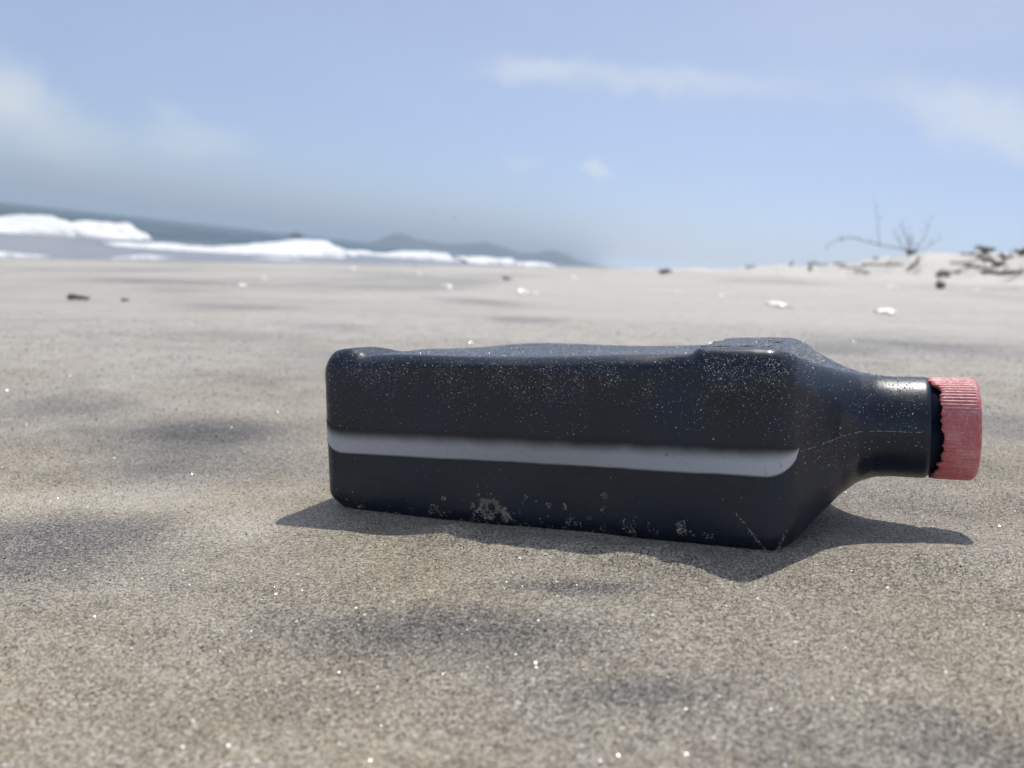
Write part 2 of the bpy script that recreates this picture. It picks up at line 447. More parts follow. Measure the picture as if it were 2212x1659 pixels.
M_DARKWOOD = wood('dark_driftwood', (0.15, 0.134, 0.12), (0.30, 0.27, 0.24))
M_GREYWOOD = wood('weathered_driftwood', (0.22, 0.20, 0.18), (0.36, 0.33, 0.295))
M_TWIG = wood('dead_twigs', (0.09, 0.085, 0.085), (0.19, 0.18, 0.175))
M_LEAF = wood('dry_leaves', (0.10, 0.095, 0.07), (0.22, 0.20, 0.15))

M_SHELL, n, b = mat('bleached_shell')
co = n.n('ShaderNodeTexCoord').outputs['Object']
n.set(b, 'Base Color', n.mix(n.mapr(n.noise(co, 40.0, 4.0, 0.6), 0.35, 0.7), (0.78, 0.73, 0.65, 1), (0.90, 0.89, 0.86, 1))); n.set(b, 'Roughness', 0.35)

M_BIRD, n, b = mat('bird_feathers')
co = n.n('ShaderNodeTexCoord').outputs['Object']
n.set(b, 'Base Color', n.mix(n.noise(co, 12.0), (0.03, 0.03, 0.033, 1), (0.08, 0.078, 0.078, 1))); n.set(b, 'Roughness', 0.8)

M_BOAT, n, b = mat('dark_boat_paint')
co = n.n('ShaderNodeTexCoord').outputs['Object']
n.set(b, 'Base Color', n.mix(n.noise(co, 1.2), (0.02, 0.03, 0.035, 1), (0.05, 0.055, 0.06, 1))); n.set(b, 'Roughness', 0.5)

# ------------------------------------------------------------------ beach: one sheet to the horizon
rings = np.concatenate([[0.02], np.geomspace(0.06, 1.5, 300), np.geomspace(1.5, 9000, 190)[1:]])
th = np.concatenate([np.radians(np.linspace(-41, 41, 500)), np.radians(np.linspace(41, 319, 112))[1:-1]])
TH, RR = np.meshgrid(th, rings)
X = (RR * np.sin(TH)).ravel(); Y = (RR * np.cos(TH)).ravel()
Z = terrain(X, Y)
U, Vv = uv_of(X, Y)
# heavy dark minerals gathered in streaks and hollows, far ripple shade painted in: x, y, half-length, half-width, heading, strength
MINERAL_SHADE = [(-0.1995, 0.4877, 0.0548, 0.0402, 0.190, 0.80), (-0.1663, 0.2904, 0.0358, 0.0450, 0.067, 0.80), (-0.0155, 0.2066, 0.0420, 0.0165, -0.062, 0.75),
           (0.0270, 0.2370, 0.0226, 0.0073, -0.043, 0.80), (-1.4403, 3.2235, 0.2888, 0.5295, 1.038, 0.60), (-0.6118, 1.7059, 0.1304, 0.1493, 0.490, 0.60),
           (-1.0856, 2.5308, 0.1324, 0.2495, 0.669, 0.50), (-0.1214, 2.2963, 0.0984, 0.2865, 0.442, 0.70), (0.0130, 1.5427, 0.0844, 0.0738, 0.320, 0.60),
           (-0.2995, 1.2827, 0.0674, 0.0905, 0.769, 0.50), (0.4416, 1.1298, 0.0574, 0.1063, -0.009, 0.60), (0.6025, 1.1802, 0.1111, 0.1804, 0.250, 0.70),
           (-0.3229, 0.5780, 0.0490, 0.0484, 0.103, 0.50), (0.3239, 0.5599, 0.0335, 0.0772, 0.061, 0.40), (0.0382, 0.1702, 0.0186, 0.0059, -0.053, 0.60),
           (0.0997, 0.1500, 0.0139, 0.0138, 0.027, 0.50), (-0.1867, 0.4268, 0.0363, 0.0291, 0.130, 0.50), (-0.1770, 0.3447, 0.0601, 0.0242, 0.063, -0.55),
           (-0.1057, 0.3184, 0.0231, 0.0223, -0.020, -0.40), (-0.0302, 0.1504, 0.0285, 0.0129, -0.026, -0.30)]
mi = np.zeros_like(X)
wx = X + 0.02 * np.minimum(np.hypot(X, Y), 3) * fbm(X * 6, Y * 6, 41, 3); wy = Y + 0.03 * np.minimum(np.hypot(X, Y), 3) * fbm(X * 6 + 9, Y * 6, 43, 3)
for (cx, cy, a, bb, hd, st) in MINERAL_SHADE:
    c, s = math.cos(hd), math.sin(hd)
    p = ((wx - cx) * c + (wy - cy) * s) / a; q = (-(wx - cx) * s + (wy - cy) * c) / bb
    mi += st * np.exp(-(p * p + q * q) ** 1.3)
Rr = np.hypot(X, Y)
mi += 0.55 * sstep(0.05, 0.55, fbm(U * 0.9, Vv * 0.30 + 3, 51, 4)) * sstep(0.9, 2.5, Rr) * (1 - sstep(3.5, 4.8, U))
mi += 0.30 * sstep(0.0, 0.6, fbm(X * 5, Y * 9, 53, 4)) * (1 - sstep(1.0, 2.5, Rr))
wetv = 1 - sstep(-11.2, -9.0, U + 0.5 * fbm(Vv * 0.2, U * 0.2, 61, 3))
pale_haze = 0.75 * sstep(4.2, 5.4, U) + 0.66 * sstep(0.32, 1.25, Rr)  # pale dune sand; distance glare and haze also put into the colour
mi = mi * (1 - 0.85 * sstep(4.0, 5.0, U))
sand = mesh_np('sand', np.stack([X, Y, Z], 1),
               [grid_faces(len(rings), len(th), True)], M_SAND, None, True, dict(mineral_shade=mi, wet=wetv, pale=pale_haze * (1 - wetv)))
tag(sand, kind='structure')

# ------------------------------------------------------------------ sea
su = np.concatenate([-np.linspace(8.5, 70, 150), -np.geomspace(70, 9000, 90)[1:]])
sv = np.concatenate([-np.geomspace(9000, 10, 30), np.linspace(-9, 160, 240), np.geomspace(160, 9000, 70)[1:]])
SV, SU = np.meshgrid(sv, su)
amp = 0.16 * sstep(-14, -34, SU) * np.exp(-(np.abs(SV) / 500) ** 2)
ph = SU * 0.55 + 1.6 * fbm(SV * 0.05, SU * 0.03, 71, 3)
SZ = SEA + amp * (np.sin(ph) + 0.5 * np.sin(2.3 * ph + 1 + fbm(SV * 0.08, SU * 0.1, 73, 2) * 2)) + 0.015 * fbm(SU * 0.8, SV * 0.5, 75, 3)
SX, SY = xy_of(SU, SV)
sea = mesh_np('sea', np.stack([SX.ravel(), SY.ravel(), SZ.ravel()], 1), grid_faces(len(su), len(sv))[:, ::-1], M_SEA, None, True, dict(turbid=sstep(-26, -15, SU + 3 * fbm(SV * 0.06, SU * 0.1, 77, 3)).ravel()))
tag(sea, kind='structure')


def breaker(path, height, width, label, seed, mt=None, name='breaking_wave', group='waves breaking along the shore', cat='wave'):
    """a rolling crest of white water: path [(u, v)], lumpy, steep on the shore side, tapering at both ends"""
    N = 120; K = 28
    P = np.array(path, float); tt = np.linspace(0, 1, len(P)); t = np.linspace(0, 1, N)
    pu = np.interp(t, tt, P[:, 0]); pv = np.interp(t, tt, P[:, 1])
    hgt = np.interp(t, np.linspace(0, 1, len(height)), height); wid = np.interp(t, np.linspace(0, 1, len(width)), width)
    L = np.hypot(np.diff(pu), np.diff(pv)).sum(); arc = t * L
    q = np.linspace(-1, 1, K)
    Q, T = np.meshgrid(q, np.arange(N))
    prof = np.clip(1 - np.abs(Q) ** 2.2, 0, 1) ** 0.8
    lump = 1 + 0.65 * fbm(arc[T] * 0.32, Q * 1.1 + seed, seed, 4, 0.5)
    H = 0.80 * hgt[T] * prof * np.clip(lump, 0.0, 2)
    ridge = np.cumsum(np.r_[0, np.hypot(np.diff(pu), np.diff(pv))])
    Uu = pu[T] + Q * wid[T] * 0.5 * (1 + 0.25 * fbm(arc[T] * 0.5, Q * 0 + 3, seed + 5, 3)) + 0.35 * wid[T] * (H / max(height)) * 0.5
    x, y = xy_of(Uu, pv[T])
    V = np.stack([x.ravel(), y.ravel(), (SEA - 0.10 - 0.02 * (1 - prof) + H).ravel()], 1)
    c = V.mean(0); c[2] = SEA
    o = mesh_np(name, V - c, grid_faces(N, K), mt or M_FOAM); o.location = c
    return tag(o, label, cat, group)


breaker([(-22, 18), (-22.6, 27), (-23.3, 31), (-24.0, 35), (-25.0, 39), (-25.8, 41.5)], [0.45, 0.55, 0.85, 0.8, 0.9, 0.5], [4, 4, 4.5, 4.5, 5, 3],
        'big white breaker running off the left edge of the photo', 81)
breaker([(-17.6, 27), (-16.8, 31), (-16.8, 36), (-17.6, 42), (-19, 50), (-22, 62)], [0.12, 0.32, 0.36, 0.65, 0.95, 0.5], [2, 2.5, 3, 4.5, 6, 6],
        'long low breaker of white water, nearest the sand, second from the left', 82)
breaker([(-21.6, 62), (-19.8, 72), (-18.8, 85), (-18.2, 97)], [0.25, 0.5, 1.0, 0.7], [3, 4, 5, 4],
        'tapering white breaker just below the highest far hill', 83)
breaker([(-17.5, 94), (-16, 108), (-15, 124), (-15, 132)], [0.6, 1.05, 1.0, 0.5], [4, 5, 5, 4],
        'short bright breaker below the middle of the far hills', 84)
breaker([(-14.5, 132), (-14, 165), (-14, 215)], [0.5, 0.9, 0.7], [4, 4, 4],
        'farthest thin breaker where the shoreline meets the horizon', 85)
breaker([(-12.2, 12.5), (-12.3, 15), (-12.5, 17.6)], [0.10, 0.18, 0.10], [0.5, 0.9, 0.5], 'thin foam edge of the swash at the left edge of the photo', 86, M_SWASH, 'swash_foam', 'foam lines where water meets sand', 'foam')
breaker([(-12.2, 19), (-12.5, 21), (-12.7, 23.5)], [0.10, 0.18, 0.10], [0.5, 1.0, 0.5], 'thin foam streak on the wet sand below the big left breaker', 87, M_SWASH, 'swash_foam', 'foam lines where water meets sand', 'foam')
breaker([(-13.0, 27.5), (-13.2, 31), (-13.5, 36)], [0.10, 0.20, 0.10], [0.6, 1.2, 0.7], 'thin foam streak on the wet sand below the second breaker', 88, M_SWASH, 'swash_foam', 'foam lines where water meets sand', 'foam')

# ------------------------------------------------------------------ far hills
HILL = [(-800, -2), (-755, 1), (-723, 12), (-692, 36), (-650, 60), (-607, 61), (-538, 42), (-471, 38), (-403, 35), (-314, 47), (-202, 64), (-110, 51), (-39, 34), (51, 42), (118, 61), (175, 56),
        (258, 26), (351, 12), (480, 14), (700, 6), (900, -2)]
hx = np.linspace(-800, 900, 140); hq = np.linspace(-1, 1, 25)
HX, HQ = np.meshgrid(hx, hq)
hh = np.interp(HX, [p[0] for p in HILL], [p[1] for p in HILL])
HZ = SEA - 2 + hh * np.clip(1 - np.abs(HQ) ** 1.6, 0, 1) * (1 + 0.10 * fbm(HX * 0.02, HQ * 4, 111, 4))
hills = mesh_np('hills', np.stack([HX.ravel(), (4000 + HQ * 330 + 60 * fbm(HX * 0.006, HQ * 0, 113, 2)).ravel(), HZ.ravel()], 1), grid_faces(25, 140), M_HILL)
tag(hills, kind='structure')


# ------------------------------------------------------------------ the bottle
L_B, W_B, H_B = 0.191, 0.110, 0.072
Z_N = H_B / 2 + 0.0044                       # height of the neck's axis
R_N = 0.0193
C0 = 0.048                                   # where the cap starts beyond the shoulder edge
Mb = (Matrix.Rotation(B_YAW, 3, 'Z') @ Matrix.Rotation(-B_TILT, 3, 'Y') @ Matrix.Rotation(R(-0.6), 3, 'X'))
corner = Vector((0.0999, 0.2678, -0.0887 + CAM_Z - 0.004))
b_loc = corner - Mb @ Vector((L_B / 2, -W_B / 2, 0))
bottle = empty('plastic_bottle', b_loc); bottle.rotation_euler = Mb.to_euler()
tag(bottle, 'black plastic oil bottle with milky side stripe and red cap lying on the sand', 'bottle')


def ring_pts(x, a, bz, rc, nc=14, ny=34, nzv=20):
    """rounded rectangle, half sizes a (across) and bz (up), counter-clockwise seen from the cap"""
    rc = min(rc, a - 1e-5, bz - 1e-5); pts = []
    ay, az = a - rc, bz - rc
    for (cy, cz, q0, dy, dz, nf) in ((ay, az, 0, -1, 0, ny), (-ay, az, 90, 0, -1, nzv), (-ay, -az, 180, 1, 0, ny), (ay, -az, 270, 0, 1, nzv)):
        for k in range(nc):
            q = R(q0 + 90 * k / nc); pts.append((cy + rc * math.cos(q), cz + rc * math.sin(q)))
        ln = 2 * (ay if dy else az)
        q = R(q0 + 90); sy, sz = cy + rc * math.cos(q), cz + rc * math.sin(q)
        for k in range(nf):
            f = k / nf; pts.append((sy + dy * ln * f, sz + dz * ln * f))
    cz = H_B / 2 + (Z_N - H_B / 2) * float(sstep(L_B / 2 - 0.004, L_B / 2 + 0.030, x))
    return [(x, p[0], p[1] + cz) for p in pts]


secs = []
for f in (0.10, 0.35, 0.65, 0.88, 0.97):       # closed end, pushed in a little
    secs.append((-L_B / 2 + 0.0025 * (1 - f ** 3), (W_B / 2 - 0.0065) * f, (H_B / 2 - 0.0065) * f, 0.010 * f + 0.001))
re_ = 0.0065
_fix = []
for k in range(9):
    q = R(90 * k / 8)
    _fix.append((-L_B / 2 + re_ * (1 - math.cos(q)), W_B / 2 - re_ + re_ * math.sin(q), H_B / 2 - re_ + re_ * math.sin(q), 0.0075))
secs = secs + _fix
for x in np.linspace(-L_B / 2 + 0.0095, L_B / 2 - 0.012, 110): secs.append((x, W_B / 2, H_B / 2, 0.0075))
# shoulder: short rounded break, sloping flank, hollow sweep into the round neck
sx = np.linspace(L_B / 2 - 0.011, L_B / 2 + 0.036, 46)
for x in sx:
    d = x - L_B / 2
    fa = np.interp(d, [-0.011, -0.005, -0.001, 0.003, 0.010, 0.018, 0.024, 0.029, 0.033, 0.036], [0, 0.0, 0.025, 0.13, 0.43, 0.74, 0.90, 0.965, 0.993, 1.0])
    fb = np.interp(d, [-0.011, -0.004, 0.002, 0.010, 0.018, 0.024, 0.030, 0.036], [0, 0.02, 0.14, 0.45, 0.74, 0.90, 0.98, 1.0])
    secs.append((x, W_B / 2 + (R_N - W_B / 2) * fa, H_B / 2 + (R_N - H_B / 2) * fb, 0.0075 + (R_N - 0.0075) * max(fa, 0) ** 0.9))
for x in np.linspace(L_B / 2 + 0.0375, L_B / 2 + C0 - 0.0015, 10): secs.append((x, R_N, R_N, R_N))
for dx, rr in ((-0.0006, R_N - 0.0002), (0.0002, R_N - 0.0009), (0.0008, R_N - 0.0022), (0.0055, R_N - 0.0024), (0.008, R_N - 0.004), (0.0082, 0.004)):
    secs.append((L_B / 2 + C0 + dx, rr, rr, rr))
BV = np.array([p for s in secs for p in ring_pts(*s)])
NC = len(ring_pts(*secs[0])); NR = len(secs)
sxs = np.array([s[0] for s in secs]); sas = np.array([s[1] for s in secs])


def deform(P):
    """wear: sunken label panels, crease, dents and gentle warping of the thin plastic"""
    P = P.copy(); x, y, z = P[:, 0], P[:, 1], P[:, 2]
    body = sstep(-L_B / 2 - 0.001, -L_B / 2 + 0.01, x) * (1 - sstep(L_B / 2 - 0.004, L_B / 2 + 0.012, x))
    top = sstep(H_B - 0.007, H_B - 0.001, z); bot = sstep(0.007, 0.001, z)
    bowl = 0.0006 * np.sin((x / L_B + 0.5) * 9 + y * 40)
    e1 = sstep(-L_B / 2 + 0.0165, -L_B / 2 + 0.0195, x + 0.003 * np.sin(y * 90)) * (1 - sstep(L_B / 2 - 0.0335, L_B / 2 - 0.0305, x + 0.0015 * np.sin(y * 160 + 1)))
    z = z - top * body * e1 * (0.0014 + bowl)
    left = sstep(0, -0.02, x)
    z = z + top * body * (1 - e1) * (1 - left) * 0.0014
    z = z - top * left * (1 - e1) * 0.0030 * sstep(-0.030, -0.012, y)
    z = z + left * sstep(H_B - 0.012, H_B - 0.002, z) * 0.0014 * np.exp(-(((x + L_B / 2 - 0.0110) / 0.0085) ** 2 + ((y + W_B / 2 - 0.010) / 0.020) ** 2) ** 2) - left * top * 0.0012 * np.exp(-(((x + L_B / 2 - 0.0205 - 0.1 * (y + W_B / 2)) / 0.0016) ** 2)) * np.exp(-((y + W_B / 2) / 0.02) ** 2)
    # near-left top corner pinched up, hollow behind it; buckled far edge
    z = z - top * 0.0006 * np.exp(-(((x + L_B / 2 - 0.024) / 0.010) ** 2 + ((y + W_B / 2 - 0.006) / 0.02) ** 2))
    z = z - top * 0.0035 * np.exp(-(((x + L_B / 2 - 0.020) / 0.022) ** 2 + ((y - W_B / 2 + 0.006) / 0.022) ** 2))
    z = z - top * 0.0016 * np.exp(-(((x - 0.02) / 0.04) ** 2 + ((y + 0.0) / 0.05) ** 2))
    # near-left top corner rounded off
    c = sstep(-L_B / 2 + 0.016, -L_B / 2, x) * sstep(H_B - 0.016, H_B, z)
    z = z - c * 0.0012
    cb = sstep(-L_B / 2 + 0.016, -L_B / 2, x) * sstep(0.014, 0.0, z)
    z = z + cb * 0.0050
    # near face: slightly concave between stiff edges, soft buckles
    near = sstep(-W_B / 2 + 0.008, -W_B / 2 + 0.001, y) * body
    zc = (z - H_B / 2) / (H_B / 2)
    y = y + near * (0.0010 * (1 - zc ** 2) * (1 - (2 * x / L_B) ** 4) + 0.00045 * np.sin(x * 55 + z * 60) + 0.0003 * np.sin(x * 120 - z * 90))
    # dent and ridge under the raised shoulder panel
    y = y + near * 0.0018 * np.exp(-(((x - L_B / 2 + 0.036) / 0.008) ** 2 + ((z - H_B + 0.010) / 0.009) ** 2))
    y = y - near * 0.0010 * np.exp(-(((x - L_B / 2 + 0.018) / 0.012) ** 2 + ((z - H_B + 0.012) / 0.006) ** 2))
    return np.stack([x, y, z], 1)


BV = deform(BV)
bf = grid_faces(NR, NC, True)
cen0 = BV[:NC].mean(0); cen1 = BV[-NC:].mean(0); n0 = len(BV)
BVc = np.vstack([BV, cen0, cen1])
tri = np.array([(n0, (j + 1) % NC, j) for j in range(NC)] + [(n0 + 1, n0 - NC + j, n0 - NC + (j + 1) % NC) for j in range(NC)])
body = mesh_np('body', BVc, [bf, tri], M_BODY, bottle)
body['label'] = 'black plastic bottle body with sunken label panels and dusting of sand'


def recalc(o):
    import bmesh
    bm = bmesh.new(); bm.from_mesh(o.data); bmesh.ops.recalc_face_normals(bm, faces=bm.faces); bm.to_mesh(o.data); bm.free()


recalc(body)

# milky strip moulded into the near side
k0 = 2; k1 = int(np.searchsorted(sxs, L_B / 2 + 0.0045)); NS = 14
zc_ = []; SVs = []; al = []; ac = []
idxs = list(range(k0, k1 + 1))
for k in idxs:
    x = sxs[k]; f = (x + L_B / 2) / L_B
    mid = 0.0325 + 0.0006 * f
    wd = 0.0114
    lo = mid - 0.0050; hi = lo + wd
    qe = min(max((x - (L_B / 2 - 0.006)) / 0.0106, 0), 1); ce = 1 - math.sqrt(max(1 - qe * qe, 0))
    lo += ce * 0.0105; hi -= ce * 0.0012
    ql = min(max((-L_B / 2 + 0.0085 - x) / 0.0085, 0), 1); cl_ = ql ** 1.25
    lo += cl_ * 0.0066; hi += cl_ * 0.0042
    for j in range(NS):
        t = j / (NS - 1); zz = lo + (hi - lo) * t
        SVs.append((x, -sas[k], zz)); al.append(f); ac.append(t)
SVs = deform(np.array(SVs))
# lift a hair off the body along the local outward direction
kx = np.array([sxs[k] for k in idxs]); ka = np.array([sas[k] for k in idxs])
nx = -np.gradient(ka) ; ny = np.gradient(kx) ; nl = np.hypot(nx, ny) + 1e-9
off = np.repeat(np.stack([nx / nl, -ny / nl], 1), NS, 0) * 0.00022
SVs[:, 0] += off[:, 0]; SVs[:, 1] += off[:, 1]
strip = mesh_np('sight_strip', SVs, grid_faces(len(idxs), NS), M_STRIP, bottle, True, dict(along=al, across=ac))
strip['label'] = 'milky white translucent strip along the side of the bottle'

# mould seam from the strip over the shoulder and along the neck
path = []
for k in range(k1, NR - 7):
    x = sxs[k]; d = x - L_B / 2
    zz = H_B / 2 + 0.0010 + (Z_N - H_B / 2 - 0.0002) * float(sstep(0.004, 0.026, d))
    path.append((x, -sas[k] - 0.00005, zz))
vv, ff = tube(path, [0.00012] * len(path), 5, 0.5, 3)
mesh_np('mould_seam', vv, ff, M_SEAM, bottle)['label'] = 'pale dusty mould line along shoulder and neck'


# torn label film left on the raised shoulder panel
def scrap(x0, x1, y0, y1, lift, seed):
    rnd = random.Random(seed); nx_, ny_ = 26, 12
    e = lambda: rnd.uniform(-1, 1)
    ex0 = [e() for _ in range(ny_)]; ex1 = [e() for _ in range(ny_)]
    V = []
    for i in range(nx_):
        for j in range(ny_):
            fx, fy = i / (nx_ - 1), j / (ny_ - 1)
            xx0 = x0 + 0.0011 * ex0[j]; xx1 = x1 + 0.0016 * ex1[j]
            x = xx0 + (xx1 - xx0) * fx; y = y0 + (y1 - y0) * fy + 0.0007 * math.sin(fx * 17 + seed) * (fy - 0.5)
            k = int(np.argmin(np.abs(sxs[14:] - x))) + 14
            bz = secs[k][2]
            z = H_B / 2 + bz + 0.0006 * float(x < L_B / 2 - 0.004) + 0.0005 + lift * (1 - min(fx, 1 - fx, fy, 1 - fy) * 4 if min(fx, 1 - fx, fy, 1 - fy) < 0.25 else 0) * (0.4 + 0.6 * abs(math.sin(fx * 9 + fy * 5 + seed)))
            V.append((x, y, z))
    V = np.array(V); n_ = len(V); top = grid_faces(nx_, ny_)
    V2 = np.vstack([V, V - np.array([0, 0, 0.00035])])
    bd = [i * ny_ for i in range(nx_)] + [(nx_ - 1) * ny_ + j for j in range(1, ny_)] + [i * ny_ + ny_ - 1 for i in range(nx_ - 2, -1, -1)] + [j for j in range(ny_ - 2, 0, -1)]
    side = np.array([(bd[q], bd[(q + 1) % len(bd)], bd[(q + 1) % len(bd)] + n_, bd[q] + n_) for q in range(len(bd))])
    o = mesh_np('label_scrap', V2, [np.vstack([top, top[:, ::-1] + n_, side])], M_SCRAP, bottle, False); recalc(o)
    return o


scrap(L_B / 2 - 0.0310, L_B / 2 - 0.006, -0.040, 0.030, 0.0005, 5)['label'] = 'torn strip of black film on the shoulder panel'
scrap(L_B / 2 - 0.010, L_B / 2 + 0.006, -0.004, 0.034, 0.0006, 9)['label'] = 'lifted ragged film edge above the sloping shoulder'

# red screw cap, ribbed, its tamper band torn off raggedly
NRIB = 84; NA = NRIB * 5; R_C = 0.0191
rnd = random.Random(4)
ang = np.linspace(0, 2 * math.pi, NA, endpoint=False)          # 0 = up, positive towards the camera
jag = 0.0036 * sstep(0.30, 0.62, np.where(ang < math.pi, ang, 2 * math.pi - ang)) * (1 - 0.55 * sstep(1.9, 2.9, np.where(ang < math.pi, ang, 2 * math.pi - ang)))
jag = jag + 0.00055 * vnoise(ang * 9, ang * 0, 21) + 0.00045 * vnoise(ang * 26, ang * 0, 22) + 0.0003 * vnoise(ang * 60, ang * 0, 23)
rib = 0.00036 * (np.abs(((ang * NRIB / (2 * math.pi)) % 1) - 0.5) * 2 - 0.4)
x_end = L_B / 2 + C0 + 0.0160
prof = [(0.0, 0.0004, 0), (0.0, 0.0001, 0.3), (0.10, 0.0, 1), (0.25, 0, 1), (0.4, 0, 1), (0.55, 0, 1), (0.7, 0, 1), (0.84, 0, 1), (0.90, 0.0001, 0.5)]
CV = []
for (f, ins, rb_) in prof:
    x0 = L_B / 2 + C0 + jag; x = x0 + (x_end - x0) * f
    rr = R_C - ins + rib * rb_
    CV.append(np.stack([x, -rr * np.sin(ang), Z_N + rr * np.cos(ang)], 1))
for q in (25, 50, 70, 88):
    rr = R_C - 0.0018 * (1 - math.cos(R(q))); x = x_end - 0.0017 + 0.0018 * math.sin(R(q))
    CV.append(np.stack([np.full(NA, x), -rr * np.sin(ang), Z_N + rr * np.cos(ang)], 1))
for rr in (0.014, 0.007, 0.0008):
    CV.append(np.stack([np.full(NA, x_end + 0.0001), -rr * np.sin(ang), Z_N + rr * np.cos(ang)], 1))
# inner wall so the torn edge shows thickness
inner = [np.stack([L_B / 2 + C0 + jag + dx, -(R_C - th_) * np.sin(ang), Z_N + (R_C - th_) * np.cos(ang)], 1) for dx, th_ in ((0.006, 0.0013), (0.0, 0.0013))]
CVs = np.vstack(inner + CV)
cap = mesh_np('screw_cap', CVs, grid_faces(len(inner) + len(CV), NA, True), M_CAP, bottle, True); recalc(cap)
cap['label'] = 'faded red ribbed screw cap with a ragged edge'


# sand clinging to the bottle
OCT_V = np.array([(1, 0, 0), (-1, 0, 0), (0, 1, 0), (0, -1, 0), (0, 0, 1), (0, 0, -1)], float)
OCT_F = np.array([(0, 2, 4), (2, 1, 4), (1, 3, 4), (3, 0, 4), (2, 0, 5), (1, 2, 5), (3, 1, 5), (0, 3, 5)])
rng = np.random.default_rng(7)


def grains(pos, size, rs, squash=0.75):
    """irregular eight-sided grains at pos with per-grain size -> V, F"""
    n_ = len(pos)
    q = rs.normal(size=(n_, 4)); q /= np.linalg.norm(q, axis=1)[:, None]
    w_, x, y, z = q.T
    Rm = np.stack([1 - 2 * (y * y + z * z), 2 * (x * y - z * w_), 2 * (x * z + y * w_), 2 * (x * y + z * w_), 1 - 2 * (x * x + z * z), 2 * (y * z - x * w_),
                   2 * (x * z - y * w_), 2 * (y * z + x * w_), 1 - 2 * (x * x + y * y)], 1).reshape(n_, 3, 3)
    loc = OCT_V[None] * (size[:, None, None] * rs.uniform(0.6, 1.15, (n_, 6, 1)))
    loc[:, 4:] *= squash
    V = np.einsum('nij,nkj->nki', Rm, loc) + pos[:, None]
    F = OCT_F[None] + (np.arange(n_) * 6)[:, None, None]
    return V.reshape(-1, 3), F.reshape(-1, 3)


tris = np.vstack([bf[:, [0, 1, 2]], bf[:, [0, 2, 3]]])
p0, p1, p2 = BV[tris[:, 0]], BV[tris[:, 1]], BV[tris[:, 2]]
nrm = np.cross(p1 - p0, p2 - p0); area = np.linalg.norm(nrm, axis=1) / 2; nrm /= np.maximum(area, 1e-12)[:, None] * 2
cen = (p0 + p1 + p2) / 3
if (nrm * (cen - np.array([0, 0, H_B / 2]))).sum() < 0: nrm = -nrm
cx, cy, cz = cen.T; nzc = nrm[:, 2]
on_body = (cx < L_B / 2 + C0 - 0.001) & (cy < 0.6 * W_B)
streak = 0.35 + 1.3 * sstep(-0.2, 0.5, fbm(cx * 90, cz * 60, 91, 3))
dens = np.where(nzc > 0.5, 1.0, 0.0) + np.where((nzc <= 0.5) & (nzc > -0.3) & (cy < 0), 2.2 * streak * np.exp(-np.maximum(H_B - cz - 0.008, 0) / 0.009), 0)
sh_ = (cx > L_B / 2)
dens = np.where(sh_ & (nzc > -0.35), 2.6 * streak * np.exp(-np.maximum(0.9 - nzc, 0) / 0.55) * (cz > H_B * 0.40), dens)
dens = dens + 0.006 * (nzc > -0.3)
wts = area * dens * on_body; wts = wts / wts.sum()
NB = 34000
pick = rng.choice(len(tris), NB, p=wts)
a_, b_ = rng.random(NB), rng.random(NB); fl_ = a_ + b_ > 1; a_[fl_] = 1 - a_[fl_]; b_[fl_] = 1 - b_[fl_]
pos = p0[pick] + a_[:, None] * (p1 - p0)[pick] + b_[:, None] * (p2 - p0)[pick]
size = rng.lognormal(math.log(0.00012), 0.45, NB); size = np.clip(size, 0.00005, 0.00042)
pos = pos + nrm[pick] * (size * 0.4)[:, None]
gv, gf = grains(pos, size, rng)
g1 = mesh_np('clinging_sand', gv, gf, M_BGRAIN, bottle, False); tag(g1, 'fine pale sand stuck to the bottle', kind='stuff')


def near_patch(cx_, cz_, sx_, sz_, n_, rs, thr=0.0, seed=0):
    """grains caked on the near face around (x, z)"""
    xs = cx_ + rs.uniform(-1, 1, n_ * 3) * sx_; zs = cz_ + rs.uniform(-1, 1, n_ * 3) * sz_
    e = ((xs - cx_) / sx_) ** 2 + ((zs - cz_) / sz_) ** 2
    keep = (e < 1) & (fbm(xs * 330, zs * 330, 101 + seed, 3) > thr + 0.35 * e)
    xs, zs = xs[keep][:n_], zs[keep][:n_]
    k = np.clip(np.searchsorted(sxs[14:], xs) + 14, 0, NR - 1)
    P = np.stack([xs, -sas[k], zs], 1)
    # follow the rounded lower corner
    rc = 0.0075; dz = np.clip(rc - zs, 0, rc)
    P[:, 1] += rc - np.sqrt(np.maximum(rc * rc - dz * dz, 0))
    P = deform(P); P[:, 1] -= 0.00012
    return P


